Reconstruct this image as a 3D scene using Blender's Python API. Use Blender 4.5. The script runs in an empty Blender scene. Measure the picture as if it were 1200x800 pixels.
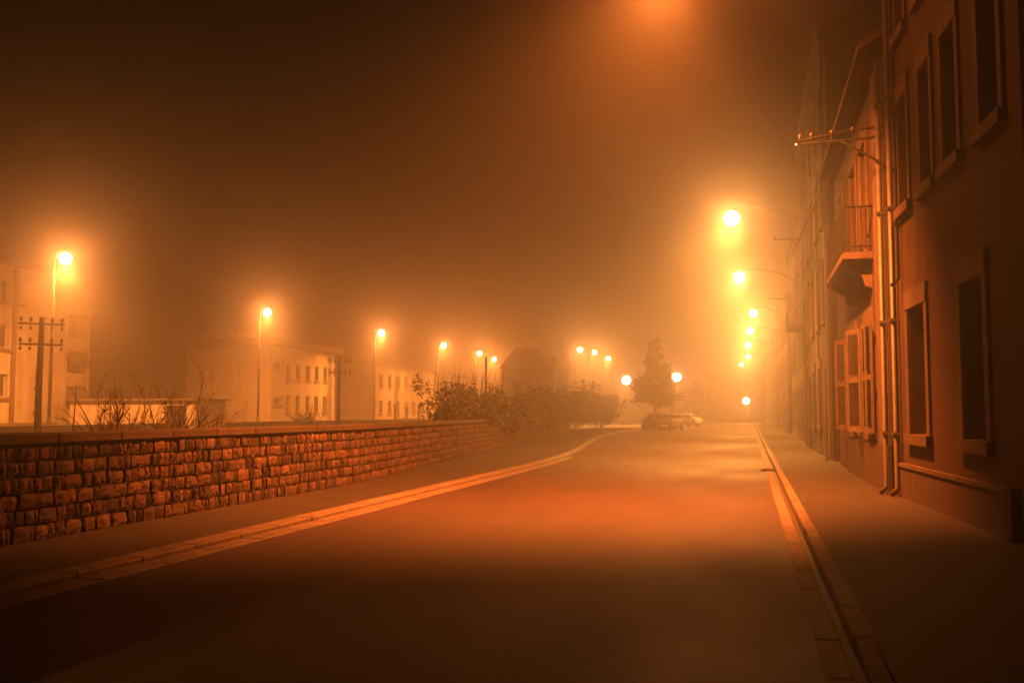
import bpy, bmesh, math, random
import numpy as np
from mathutils import Vector, Matrix

# ------------------------------------------------------------------ camera, sky, render settings
sc = bpy.context.scene
col = sc.collection
cam_data = bpy.data.cameras.new('camera')
cam = bpy.data.objects.new('camera', cam_data)
col.objects.link(cam)
cam_data.sensor_width = 36.0
cam_data.lens = 35.0
cam_data.clip_end = 3000
cam.location = (0, 0, 1.5)
cam.rotation_euler = (math.radians(90 + 4.117), 0, math.radians(13.366))
sc.camera = cam

world = bpy.data.worlds.new('World')
sc.world = world
world.use_nodes = True
wn = world.node_tree
wn.nodes.clear()
wo = wn.nodes.new('ShaderNodeOutputWorld')
wb = wn.nodes.new('ShaderNodeBackground')
ws = wn.nodes.new('ShaderNodeTexSky')
ws.sky_type = 'NISHITA'
ws.sun_disc = False
ws.sun_elevation = math.radians(-5.0)
ws.sun_rotation = math.radians(200)
wt = wn.nodes.new('ShaderNodeMix')
wt.data_type = 'RGBA'
wt.blend_type = 'MIX'
wt.inputs['Factor'].default_value = 0.9
wn.links.new(ws.outputs['Color'], wt.inputs[6])
wt.inputs[7].default_value = (0.034, 0.021, 0.016, 1)      # town glow on the low cloud
wn.links.new(wt.outputs[2], wb.inputs['Color'])
wb.inputs['Strength'].default_value = 0.06
wn.links.new(wb.outputs[0], wo.inputs['Surface'])

sc.view_settings.view_transform = 'Standard'
sc.view_settings.look = 'None'
sc.view_settings.gamma = 1.0
sc.view_settings.exposure = -0.85
sc.view_settings.use_curve_mapping = False
sc.render.engine = 'CYCLES'
cy = sc.cycles
cy.max_bounces = 5
cy.diffuse_bounces = 2
cy.glossy_bounces = 2
cy.transmission_bounces = 2
cy.volume_bounces = 1
cy.transparent_max_bounces = 4
cy.sample_clamp_direct = 0
cy.sample_clamp_indirect = 3
cy.use_adaptive_sampling = False
cy.use_light_tree = True
cy.use_denoising = True
cy.caustics_reflective = False
cy.caustics_refractive = False

SODIUM = (1.0, 0.345, 0.06)
SODIUM_LEFT = (1.0, 0.275, 0.042)
SODIUM_OLD = (1.0, 0.205, 0.027)     # the nearest lamp burns redder
LAMP_WATTS = 48000.0
OMNI = 0.07                    # share of a lamp's watts that leaves the bowl sideways
LEFT_WATTS = 66000.0
NEAR_WATTS = 104000.0
FOG = 0.0098

rnd = random.Random(7)

# ------------------------------------------------------------------ materials
def new_mat(name):
    m = bpy.data.materials.new(name)
    m.use_nodes = True
    nt = m.node_tree
    return m, nt, nt.nodes['Principled BSDF']

def surf(name, c1, c2, scale=3.0, rough=0.85, bump=0.3, bscale=40.0, bdist=0.01, spec=0.35,
         random_by=None, rvar=0.5, stain=0.0, rough2=None, stretch=None, speck=None):
    """mottled surface: two colours mixed by noise, fine relief, optional per-object variation and stains"""
    m, nt, p = new_mat(name)
    N, L = nt.nodes, nt.links
    tc = N.new('ShaderNodeTexCoord')
    geo = N.new('ShaderNodeNewGeometry')
    src = geo.outputs['Position']
    if stretch:
        mp = N.new('ShaderNodeMapping'); mp.inputs['Scale'].default_value = stretch
        L.new(src, mp.inputs['Vector']); vec = mp.outputs[0]
    else:
        vec = src
    n1 = N.new('ShaderNodeTexNoise'); n1.inputs['Scale'].default_value = scale
    n1.inputs['Detail'].default_value = 6; n1.inputs['Roughness'].default_value = 0.65
    L.new(vec, n1.inputs['Vector'])
    r1 = N.new('ShaderNodeMapRange'); r1.inputs[1].default_value = 0.32; r1.inputs[2].default_value = 0.68
    L.new(n1.outputs['Fac'], r1.inputs[0])
    mx = N.new('ShaderNodeMix'); mx.data_type = 'RGBA'
    mx.inputs[6].default_value = (*c1, 1); mx.inputs[7].default_value = (*c2, 1)
    L.new(r1.outputs[0], mx.inputs['Factor'])
    out = mx.outputs[2]
    if random_by:
        if random_by == 'object':
            oi = N.new('ShaderNodeObjectInfo'); rr = oi.outputs['Random']
        else:
            rr = geo.outputs['Random Per Island']
        mr = N.new('ShaderNodeMapRange'); mr.inputs[3].default_value = 1 - rvar; mr.inputs[4].default_value = 1 + rvar
        L.new(rr, mr.inputs[0])
        ml = N.new('ShaderNodeMix'); ml.data_type = 'RGBA'; ml.blend_type = 'MULTIPLY'
        ml.inputs['Factor'].default_value = 1
        L.new(out, ml.inputs[6]); L.new(mr.outputs[0], ml.inputs[7])
        out = ml.outputs[2]
    if stain > 0:
        mp2 = N.new('ShaderNodeMapping'); mp2.inputs['Scale'].default_value = (1.6, 1.6, 0.22)
        L.new(src, mp2.inputs['Vector'])
        n3 = N.new('ShaderNodeTexNoise'); n3.inputs['Scale'].default_value = 1.7; n3.inputs['Detail'].default_value = 5
        L.new(mp2.outputs[0], n3.inputs['Vector'])
        r3 = N.new('ShaderNodeMapRange'); r3.inputs[1].default_value = 0.45; r3.inputs[2].default_value = 0.7
        r3.inputs[3].default_value = 1.0; r3.inputs[4].default_value = 1 - stain
        L.new(n3.outputs['Fac'], r3.inputs[0])
        m3 = N.new('ShaderNodeMix'); m3.data_type = 'RGBA'; m3.blend_type = 'MULTIPLY'; m3.inputs['Factor'].default_value = 1
        L.new(out, m3.inputs[6]); L.new(r3.outputs[0], m3.inputs[7])
        out = m3.outputs[2]
    if speck is None: speck = 0.38 if rough >= 0.7 and bump > 0 else 0.0
    if speck > 0:      # aggregate and grit
        n5 = N.new('ShaderNodeTexNoise'); n5.inputs['Scale'].default_value = 26; n5.inputs['Detail'].default_value = 2
        L.new(src, n5.inputs['Vector'])
        r5 = N.new('ShaderNodeMapRange'); r5.inputs[1].default_value = 0.3; r5.inputs[2].default_value = 0.7
        r5.inputs[3].default_value = 1 - speck; r5.inputs[4].default_value = 1 + speck
        L.new(n5.outputs['Fac'], r5.inputs[0])
        m5 = N.new('ShaderNodeMix'); m5.data_type = 'RGBA'; m5.blend_type = 'MULTIPLY'; m5.inputs['Factor'].default_value = 1
        L.new(out, m5.inputs[6]); L.new(r5.outputs[0], m5.inputs[7])
        out = m5.outputs[2]
    L.new(out, p.inputs['Base Color'])
    p.inputs['Roughness'].default_value = rough
    if rough2 is not None:
        r2 = N.new('ShaderNodeMapRange'); r2.inputs[1].default_value = 0.35; r2.inputs[2].default_value = 0.65
        r2.inputs[3].default_value = rough; r2.inputs[4].default_value = rough2
        n4 = N.new('ShaderNodeTexNoise'); n4.inputs['Scale'].default_value = 0.35; n4.inputs['Detail'].default_value = 5
        mp4 = N.new('ShaderNodeMapping'); mp4.inputs['Scale'].default_value = (1.6, 0.5, 1)
        L.new(src, mp4.inputs['Vector']); L.new(mp4.outputs[0], n4.inputs['Vector'])
        L.new(n4.outputs['Fac'], r2.inputs[0]); L.new(r2.outputs[0], p.inputs['Roughness'])
    p.inputs['Specular IOR Level'].default_value = spec
    if bump > 0:
        n2 = N.new('ShaderNodeTexNoise'); n2.inputs['Scale'].default_value = bscale; n2.inputs['Detail'].default_value = 3
        L.new(src, n2.inputs['Vector'])
        b = N.new('ShaderNodeBump'); b.inputs['Strength'].default_value = bump; b.inputs['Distance'].default_value = bdist
        L.new(n2.outputs['Fac'], b.inputs['Height']); L.new(b.outputs[0], p.inputs['Normal'])
    return m

def emit_mat(name, color, strength):
    m, nt, p = new_mat(name)
    p.inputs['Base Color'].default_value = (0.5, 0.5, 0.5, 1)
    p.inputs['Emission Color'].default_value = (*color, 1)
    p.inputs['Emission Strength'].default_value = strength
    return m

def bowl_mat(name, color, strength):
    """lamp glass: glows, and lets the burner inside shine through"""
    m = bpy.data.materials.new(name); m.use_nodes = True
    nt = m.node_tree; nt.nodes.clear()
    o = nt.nodes.new('ShaderNodeOutputMaterial'); mx = nt.nodes.new('ShaderNodeMixShader')
    t = nt.nodes.new('ShaderNodeBsdfTransparent'); e = nt.nodes.new('ShaderNodeEmission')
    e.inputs['Color'].default_value = (*color, 1); e.inputs['Strength'].default_value = strength
    mx.inputs[0].default_value = 0.3
    nt.links.new(t.outputs[0], mx.inputs[1]); nt.links.new(e.outputs[0], mx.inputs[2]); nt.links.new(mx.outputs[0], o.inputs['Surface'])
    m.cycles.emission_sampling = 'NONE'
    return m

def glass_mat(name):
    m, nt, p = new_mat(name)
    p.inputs['Base Color'].default_value = (0.012, 0.012, 0.014, 1)
    p.inputs['Roughness'].default_value = 0.08
    p.inputs['Specular IOR Level'].default_value = 0.5
    N, L = nt.nodes, nt.links
    n2 = N.new('ShaderNodeTexNoise'); n2.inputs['Scale'].default_value = 1.5
    b = N.new('ShaderNodeBump'); b.inputs['Strength'].default_value = 0.08; b.inputs['Distance'].default_value = 0.02
    L.new(n2.outputs['Fac'], b.inputs['Height']); L.new(b.outputs[0], p.inputs['Normal'])
    return m

M = {}
M['asphalt'] = surf('asphalt', (0.018, 0.0075, 0.005), (0.036, 0.0155, 0.0105), 0.8, rough=0.58, rough2=0.75, bump=0.7, bscale=90, bdist=0.006, spec=0.4, stretch=(1.5, 0.35, 1), speck=0.6)
M['pavement'] = surf('pavement', (0.011, 0.007, 0.005), (0.024, 0.015, 0.011), 1.1, rough=0.8, bump=0.6, bscale=70, bdist=0.008)
M['kerb'] = surf('kerb', (0.09, 0.06, 0.044), (0.14, 0.098, 0.073), 5, rough=0.75, bump=0.4, bscale=60, random_by='object', rvar=0.08, stain=0.3)
M['kerb_far'] = surf('kerb_far', (0.07, 0.065, 0.06), (0.13, 0.12, 0.11), 5, rough=0.75, bump=0.4, bscale=60)
M['earth'] = surf('earth', (0.035, 0.035, 0.02), (0.07, 0.06, 0.04), 0.6, rough=0.95, bump=0.6, bscale=12, bdist=0.05)
M['stone'] = surf('stone', (0.018, 0.0085, 0.006), (0.06, 0.03, 0.02), 7, rough=0.9, bump=0.8, bscale=28, bdist=0.02, random_by='object', rvar=0.8)
M['stone_far'] = surf('stone_far', (0.018, 0.0085, 0.006), (0.06, 0.03, 0.02), 7, rough=0.9, bump=0.8, bscale=28, bdist=0.02, random_by='island', rvar=0.75)
M['mortar'] = surf('mortar', (0.03, 0.018, 0.013), (0.055, 0.035, 0.026), 8, rough=0.95, bump=0.6)
M['coping'] = surf('coping', (0.018, 0.011, 0.008), (0.04, 0.025, 0.018), 4, rough=0.85, bump=0.5, bscale=30, random_by='object', rvar=0.2)
M['render_red'] = surf('render_red', (0.024, 0.010, 0.006), (0.046, 0.020, 0.012), 2.2, rough=0.9, bump=0.35, bscale=45, stain=0.45)
M['render_mid'] = surf('render_mid', (0.024, 0.012, 0.008), (0.042, 0.022, 0.015), 1.8, rough=0.9, bump=0.5, bscale=30, stain=0.5)
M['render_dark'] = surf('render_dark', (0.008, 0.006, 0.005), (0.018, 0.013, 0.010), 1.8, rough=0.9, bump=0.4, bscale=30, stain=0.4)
M['render_pale'] = surf('render_pale', (0.20, 0.17, 0.135), (0.29, 0.25, 0.20), 1.5, rough=0.9, bump=0.3, bscale=30, stain=0.4)
M['plinth'] = surf('plinth', (0.035, 0.018, 0.012), (0.06, 0.033, 0.023), 2.5, rough=0.9, bump=0.5, bscale=35, stain=0.4)
M['dressed'] = surf('dressed', (0.05, 0.030, 0.021), (0.09, 0.056, 0.04), 4, rough=0.85, bump=0.3, bscale=50, stain=0.3)
M['roof_tile'] = surf('roof_tile', (0.05, 0.035, 0.03), (0.10, 0.06, 0.045), 6, rough=0.85, bump=0.5, bscale=14, bdist=0.03)
M['house_dark'] = surf('house_dark', (0.07, 0.06, 0.05), (0.11, 0.10, 0.085), 2, rough=0.9)
M['frame_paint'] = surf('frame_paint', (0.20, 0.18, 0.15), (0.28, 0.25, 0.21), 6, rough=0.6, bump=0.15)
M['shutter'] = surf('shutter', (0.055, 0.04, 0.03), (0.09, 0.068, 0.05), 6, rough=0.7, bump=0.2, stain=0.3)
M['dark_wood'] = surf('dark_wood', (0.03, 0.022, 0.017), (0.06, 0.045, 0.035), 9, rough=0.75, bump=0.3)
M['iron'] = surf('iron', (0.005, 0.0045, 0.004), (0.010, 0.009, 0.008), 20, rough=0.8, spec=0.1, bump=0.1)
M['zinc'] = surf('zinc', (0.045, 0.038, 0.033), (0.08, 0.07, 0.06), 6, rough=0.5, bump=0.1)
M['galv'] = surf('galv', (0.05, 0.048, 0.045), (0.08, 0.077, 0.073), 6, rough=0.5, bump=0.1)
M['pole_paint'] = surf('pole_paint', (0.014, 0.013, 0.012), (0.024, 0.022, 0.02), 6, rough=0.6, bump=0.1, spec=0.2)
M['pole_wood'] = surf('pole_wood', (0.018, 0.014, 0.011), (0.035, 0.027, 0.02), 6, rough=0.85, bump=0.4)
M['ceramic'] = surf('ceramic', (0.012, 0.009, 0.008), (0.02, 0.015, 0.012), 6, rough=0.5, bump=0)
M['bark'] = surf('bark', (0.03, 0.023, 0.017), (0.06, 0.047, 0.035), 12, rough=0.95, bump=0.6, bscale=30)
M['leaf'] = surf('leaf', (0.022, 0.026, 0.01), (0.05, 0.052, 0.02), 1.5, rough=0.6, bump=0, random_by='island', rvar=0.5)
M['leaf_tree'] = surf('leaf_tree', (0.022, 0.026, 0.01), (0.05, 0.052, 0.02), 1.5, rough=0.6, bump=0, random_by='island', rvar=0.5)
M['glass'] = glass_mat('glass')
M['car_dark'] = surf('car_dark', (0.05, 0.05, 0.055), (0.055, 0.055, 0.06), 1, rough=0.25, bump=0, spec=0.6)
M['car_grey'] = surf('car_grey', (0.16, 0.16, 0.17), (0.18, 0.18, 0.19), 1, rough=0.28, bump=0, spec=0.6)
M['car_pale'] = surf('car_pale', (0.55, 0.54, 0.52), (0.6, 0.59, 0.57), 1, rough=0.25, bump=0, spec=0.6)
M['rubber'] = surf('rubber', (0.015, 0.015, 0.015), (0.025, 0.025, 0.025), 8, rough=0.85, bump=0)
M['alloy'] = surf('alloy', (0.4, 0.4, 0.41), (0.5, 0.5, 0.5), 8, rough=0.35, bump=0)
M['red_lens'] = surf('red_lens', (0.25, 0.01, 0.01), (0.3, 0.015, 0.01), 8, rough=0.2, bump=0)
M['clear_lens'] = surf('clear_lens', (0.5, 0.5, 0.5), (0.6, 0.6, 0.6), 8, rough=0.15, bump=0)
M['bulb'] = bowl_mat('lamp_glow', (1.0, 0.66, 0.42), 80.0)
M['bulb_old'] = bowl_mat('lamp_glow_old', (1.0, 0.4, 0.15), 20.0)
M['red_glow'] = emit_mat('red_glow', (1.0, 0.12, 0.03), 6.0)
M['inside'] = surf('inside', (0.015, 0.013, 0.012), (0.025, 0.022, 0.02), 3, rough=0.9, bump=0)

# ------------------------------------------------------------------ object helpers
def tag(o, label=None, cat=None, group=None, kind=None):
    if label: o['label'] = label
    if cat: o['category'] = cat
    if group: o['group'] = group
    if kind: o['kind'] = kind
    return o

def thing(name, loc, label, cat, group=None, rotz=0.0):
    o = bpy.data.objects.new(name, None)
    o.empty_display_size = 0.3
    col.objects.link(o)
    o.location = loc
    o.rotation_euler = (0, 0, rotz)
    return tag(o, label, cat, group)

def empty_struct(name):
    o = bpy.data.objects.new(name, None); col.objects.link(o); o['kind'] = 'structure'
    return o

def copy_tree(o, parent=None):
    c = o.copy(); col.objects.link(c); c.parent = parent
    for ch in list(o.children):
        copy_tree(ch, c)
    return c

class MB:
    """collects boxes, tubes, lathes and quads into one mesh"""
    def __init__(self): self.v = []; self.f = []
    def add(self, vs, fs):
        n = len(self.v); self.v += [tuple(p) for p in vs]; self.f += [tuple(i + n for i in q) for q in fs]; return self
    def quad(self, a, b, c, d): return self.add([a, b, c, d], [(0, 1, 2, 3)])
    def box(self, x0, x1, y0, y1, z0, z1, fr=None):
        vs = [(x0, y0, z0), (x1, y0, z0), (x1, y1, z0), (x0, y1, z0), (x0, y0, z1), (x1, y0, z1), (x1, y1, z1), (x0, y1, z1)]
        if fr: vs = [fr(*p) for p in vs]
        return self.add(vs, [(0, 3, 2, 1), (4, 5, 6, 7), (0, 1, 5, 4), (1, 2, 6, 5), (2, 3, 7, 6), (3, 0, 4, 7)])
    def tube(self, pts, radii, seg=8):
        pts = [Vector(p) for p in pts]
        if not isinstance(radii, (list, tuple)): radii = [radii] * len(pts)
        vs, fs = [], []
        prev = None
        for i, p in enumerate(pts):
            d = (pts[min(i + 1, len(pts) - 1)] - pts[max(i - 1, 0)]).normalized()
            if prev is None:
                a = Vector((1, 0, 0)) if abs(d.x) < 0.8 else Vector((0, 1, 0))
            else: a = prev
            e1 = (a - d * a.dot(d)).normalized(); e2 = d.cross(e1); prev = e1
            for k in range(seg):
                t = 2 * math.pi * k / seg
                vs.append(p + (e1 * math.cos(t) + e2 * math.sin(t)) * radii[i])
        for i in range(len(pts) - 1):
            for k in range(seg):
                k2 = (k + 1) % seg
                fs.append((i * seg + k, i * seg + k2, (i + 1) * seg + k2, (i + 1) * seg + k))
        fs.append(tuple(range(seg - 1, -1, -1))); fs.append(tuple(range((len(pts) - 1) * seg, len(pts) * seg)))
        return self.add(vs, fs)
    def lathe(self, prof, c=(0, 0, 0), seg=14, sx=1.0, sy=1.0):
        vs, fs = [], []
        for (r, z) in prof:
            for k in range(seg):
                t = 2 * math.pi * k / seg
                vs.append((c[0] + r * sx * math.cos(t), c[1] + r * sy * math.sin(t), c[2] + z))
        for i in range(len(prof) - 1):
            for k in range(seg):
                k2 = (k + 1) % seg
                fs.append((i * seg + k, i * seg + k2, (i + 1) * seg + k2, (i + 1) * seg + k))
        fs.append(tuple(range(seg - 1, -1, -1))); fs.append(tuple(range((len(prof) - 1) * seg, len(prof) * seg)))
        return self.add(vs, fs)
    def mesh(self, name, mat, off=(0, 0, 0), smooth=False):
        me = bpy.data.meshes.new(name)
        me.from_pydata([(p[0] - off[0], p[1] - off[1], p[2] - off[2]) for p in self.v], [], self.f)
        if mat: me.materials.append(M[mat])
        if smooth:
            me.polygons.foreach_set('use_smooth', [True] * len(me.polygons))
        me.update()
        return me
    def build(self, name, mat, parent=None, smooth=False, world=True):
        """vertices given in world space are stored relative to the root thing"""
        off = (0, 0, 0)
        if parent is not None and world:
            r = parent
            while r.parent: r = r.parent
            off = r.location
        o = bpy.data.objects.new(name, self.mesh(name, mat, off, smooth))
        col.objects.link(o)
        o.parent = parent
        return o

def new_obj(name, me, parent=None):
    o = bpy.data.objects.new(name, me); col.objects.link(o); o.parent = parent
    return o

def frame(O, u, n):
    """maps (along, out, up) on a facade to world space"""
    O = Vector(O); u = Vector(u).normalized(); n = Vector(n).normalized()
    return lambda a, w, z: tuple(O + u * a + n * w + Vector((0, 0, z)))

def fbox(fr, a0, a1, w0, w1, z0, z1, mb=None):
    return (mb or MB()).box(a0, a1, w0, w1, z0, z1, fr)

# ------------------------------------------------------------------ haze values used later; the ground and the road
def smooth01(t):
    t = max(0.0, min(1.0, t)); return t * t * (3 - 2 * t)

def bend(y):            # the street turns gently left far ahead
    return -0.00035 * max(0.0, y - 125.0) ** 2

def kerb_left(y):
    x = -5.95 - 2.6 * smooth01((y - 27.0) / 46.0)
    if y > 34: x -= (y - 34) * 0.030
    return x + bend(y) * 0.6

def kerb_right(y):
    return 0.62 + bend(y)

def wall_x(y):
    if y < 19.5: return -7.95
    return -7.95 - (y - 19.5) * 0.108

MB().box(-700, 700, -300, 900, -0.6, -0.03).build('ground', 'earth')
bpy.data.objects['ground']['kind'] = 'structure'

def strip(name, mat, fx0, fx1, ys, z, th=0.0):
    mb = MB()
    for a, b in zip(ys[:-1], ys[1:]):
        mb.quad((fx0(a), a, z), (fx1(a), a, z), (fx1(b), b, z), (fx0(b), b, z))
    o = mb.build(name, mat); o['kind'] = 'structure'
    return o

YS = [-12, 0, 6, 12, 18, 24, 26, 28, 30, 32, 34, 36, 38, 42, 50, 60, 75, 90, 110, 125] + list(range(135, 330, 10))
strip('road', 'asphalt', kerb_left, kerb_right, YS, 0.0)
strip('pavement_left', 'pavement', lambda y: wall_x(y) - 0.2 if y < 95 else kerb_left(y) - 6, lambda y: kerb_left(y) - 0.27, YS, 0.05)
strip('pavement_right', 'pavement', lambda y: kerb_right(y) + 0.1, lambda y: 3.6 + bend(y), YS, 0.12)

# kerbs and gutters: separate stones as far as they can be told apart
def block_mesh(name, mat, L, w0, w1, z0, z1, bev=0.012):
    bm = bmesh.new()
    bmesh.ops.create_cube(bm, size=1)
    for v in bm.verts:
        v.co = Vector((w0 if v.co.x < 0 else w1, -L / 2 if v.co.y < 0 else L / 2, z0 if v.co.z < 0 else z1))
    bmesh.ops.bevel(bm, geom=list(bm.edges), offset=bev, segments=1, affect='EDGES')
    me = bpy.data.meshes.new(name); bm.to_mesh(me); bm.free(); me.materials.append(M[mat])
    return me

def run_of_blocks(struct_name, part, mat, fx, y0, y1, step, w0, w1, z0, z1, far_y, skip=None):
    root = empty_struct(struct_name)
    me = [block_mesh(part, mat, step - 0.006, w0, w1, z0, z1 + dz) for dz in (0.0, 0.002, -0.002)]
    y = y0; k = 0
    while y < y1:
        ym = y + step / 2
        o = new_obj(part, me[rnd.randrange(3)], root)
        ang = math.atan2(fx(ym + 0.5) - fx(ym - 0.5), 1.0)
        o.location = (fx(ym) + rnd.uniform(-0.006, 0.006), ym, 0)
        o.rotation_euler = (0, 0, -ang + rnd.uniform(-0.004, 0.004))
        y += step; k += 1
    mb = MB()
    ys = [y + i * 2.5 for i in range(int((far_y - y) / 2.5) + 1)]
    for a, b in zip(ys[:-1], ys[1:]):
        for (p, q) in (((w0, z1), (w1, z1)), ((w0, z0), (w0, z1)), ((w1, z1), (w1, z0))):
            mb.quad((fx(a) + p[0], a, p[1]), (fx(a) + q[0], a, q[1]), (fx(b) + q[0], b, q[1]), (fx(b) + p[0], b, p[1]))
    o = mb.build('kerb_run', 'kerb_far', root); o['kind'] = 'stuff'
    return root

run_of_blocks('kerb_left', 'kerb_stone', 'kerb', kerb_left, 4.0, 31.0, 1.0, -0.30, 0.0, -0.2, 0.058, 200)
run_of_blocks('gutter_left', 'gutter_slab', 'kerb', kerb_left, 4.0, 31.0, 1.0, 0.008, 0.30, -0.2, 0.010, 33.6)
run_of_blocks('gutter_right', 'gutter_slab', 'kerb', kerb_right, 3.0, 46.0, 1.0, -0.22, -0.055, -0.2, 0.010, 140)
kr = run_of_blocks('kerb_right', 'kerb_stone', 'kerb', kerb_right, 6.6, 46.0, 1.0, 0.0, 0.14, -0.2, 0.128, 200)
# the dropped kerb at the crossing nearest the camera
mb = MB()
mb.add([(0.62, 5.4, -.2), (0.76, 5.4, -.2), (0.76, 6.59, -.2), (0.62, 6.59, -.2), (0.62, 5.4, 0.03), (0.76, 5.4, 0.03), (0.76, 6.59, 0.125), (0.62, 6.59, 0.125)],
       [(0, 3, 2, 1), (4, 5, 6, 7), (0, 1, 5, 4), (1, 2, 6, 5), (2, 3, 7, 6), (3, 0, 4, 7)])
mb.box(0.62, 0.76, 2.0, 5.39, -.2, 0.03)
mb.build('dropped_kerb', 'kerb', kr)

# drain grate set in the right gutter
g = thing('drain_grate', (0.5, 27.2, 0.0), 'small dark iron drain grate beside the right kerb', 'drain grate')
mb = MB(); mb.box(-0.24, 0.26, -0.36, -0.30, -.02, 0.022); mb.box(-0.24, 0.26, 0.30, 0.36, -.02, 0.022)
mb.box(-0.24, -0.19, -0.30, 0.30, -.02, 0.022); mb.box(0.21, 0.26, -0.30, 0.30, -.02, 0.022)
mb.build('grate_frame', 'iron', g, world=False)
bar_me = MB().box(-0.19, 0.21, -0.02, 0.02, -.02, 0.018).mesh('grate_bar', 'iron')
for k in range(6):
    o = new_obj('grate_bar', bar_me, g); o.location = (0, -0.25 + k * 0.1, 0)

# ------------------------------------------------------------------ the stone wall on the left
W0, W1 = 3.0, 84.0
def wall_pt(y):
    return Vector((wall_x(y), y, 0))
def arc_y(s):      # distance along the wall -> y
    if s < 19.5 - W0: return W0 + s
    return 19.5 + (s - (19.5 - W0)) / math.sqrt(1 + 0.108 ** 2)
def wall_ang(y): return 0.0 if y < 19.5 else math.atan(0.108)
S_END = (19.5 - W0) + (W1 - 19.5) * math.sqrt(1 + 0.108 ** 2)

wall = thing('stone_wall', (wall_x(10), 10.0, 0.05), 'long low wall of rough squared stones with flat coping along the left pavement', 'wall')
COURSE_Z = [0.045, 0.235, 0.42, 0.60, 0.78, 0.96, 1.135]
mb = MB()
ys = [W0, 19.5, W1]
for a, b in zip(ys[:-1], ys[1:]):
    xa, xb = wall_x(a), wall_x(b)
    vs = [(xa - .045, a, -.1), (xa - .42, a, -.1), (xb - .42, b, -.1), (xb - .045, b, -.1)]
    vs += [(p[0], p[1], 1.145) for p in vs]
    mb.add(vs, [(0, 1, 2, 3), (4, 7, 6, 5), (0, 4, 5, 1), (1, 5, 6, 2), (2, 6, 7, 3), (3, 7, 4, 0)])
mb.build('mortar_core', 'mortar', wall)

def stone_shape(seed):
    """unit stone: x out of the wall (0 = face line, rock face bulges), y along -.5..+.5, z 0..1"""
    r = random.Random(seed)
    n = 3
    vs, fs = [], []
    for i in range(n + 1):
        for j in range(n + 1):
            y = -0.5 + i / n; z = j / n
            edge = i in (0, n) or j in (0, n)
            x = r.uniform(-0.012, 0.004) if edge else r.uniform(0.004, 0.03)
            if not edge: y += r.uniform(-.09, .09); z += r.uniform(-.09, .09)
            elif not (i in (0, n) and j in (0, n)):
                y += r.uniform(-.035, .035); z += r.uniform(-.04, .04)
            else:
                y *= r.uniform(.88, 1.0); z = 0.5 + (z - .5) * r.uniform(.86, 1.0)
            vs.append((x, y, z))
    for i in range(n):
        for j in range(n):
            a = i * (n + 1) + j
            fs.append((a, a + n + 1, a + n + 2, a + 1))
    rim = [i * (n + 1) for i in range(n + 1)] + [n * (n + 1) + j for j in range(1, n + 1)] + [i * (n + 1) + n for i in range(n - 1, -1, -1)] + [j for j in range(n - 1, 0, -1)]
    base = len(vs)
    for q in rim: vs.append((-0.07, vs[q][1] * 0.97, 0.5 + (vs[q][2] - 0.5) * 0.97))
    for k in range(len(rim)):
        k2 = (k + 1) % len(rim)
        fs.append((rim[k2], rim[k], base + k, base + k2))
    return vs, fs

SHAPES = [stone_shape(100 + k) for k in range(12)]
STONE_ME = []
for vs, fs in SHAPES:
    me = bpy.data.meshes.new('stone'); me.from_pydata(vs, [], fs); me.materials.append(M['stone']); me.update()
    STONE_ME.append(me)
stones = []
sr = random.Random(21)
for ci in range(6):
    z0, z1 = COURSE_Z[ci] + 0.012, COURSE_Z[ci + 1] - 0.012
    s = sr.uniform(-.3, 0)
    while s < S_END - 0.2:
        L = sr.choice([0.075, 0.085, 0.095, 0.10, 0.11, 0.12, 0.14, 0.16, 0.20, 0.28])
        L *= sr.uniform(0.9, 1.12)
        y = arc_y(max(0, s + L / 2))
        stones.append((y, ci, z0 + sr.uniform(-.008, .008), z1 + sr.uniform(-.012, .006), L - sr.uniform(.012, .026), sr.randrange(12), sr.uniform(-.02, .022), sr.random()))
        s += L
near = sorted([t for t in stones if t[0] > 8.7], key=lambda t: t[0])[:300]
near_set = set(id(t) for t in near)
far = MB()
for t in stones:
    y, ci, z0, z1, L, k, dx, fl = t
    a = wall_ang(y)
    if id(t) in near_set:
        o = new_obj('stone', STONE_ME[k], wall)
        o.location = Vector((wall_x(y) + dx, y, z0)) - wall.location
        o.rotation_euler = (0, sr.uniform(-.02, .02), a)
        o.scale = (1, L, z1 - z0)
    else:
        ca, sa = math.cos(a), math.sin(a)
        vs = [(wall_x(y) + dx + p[0] * ca - p[1] * L * sa, y + p[0] * sa + p[1] * L * ca, z0 + p[2] * (z1 - z0)) for p in SHAPES[k][0]]
        far.add(vs, SHAPES[k][1])
o = far.build('stone', 'stone_far', wall); o['kind'] = 'stuff'
cope_me = [block_mesh('coping_stone', 'coping', 1.19, -0.46, 0.055, 1.15, 1.272 + d, 0.015) for d in (0, .006, -.006)]
s = 0.0
while s < S_END - 1.0:
    y = arc_y(s + 0.6)
    o = new_obj('coping_stone', cope_me[sr.randrange(3)], wall)
    o.location = Vector((wall_x(y) + sr.uniform(-.008, .008), y, 0)) - wall.location
    o.rotation_euler = (0, sr.uniform(-.004, .004), wall_ang(y) + sr.uniform(-.005, .005))
    s += 1.2

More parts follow.
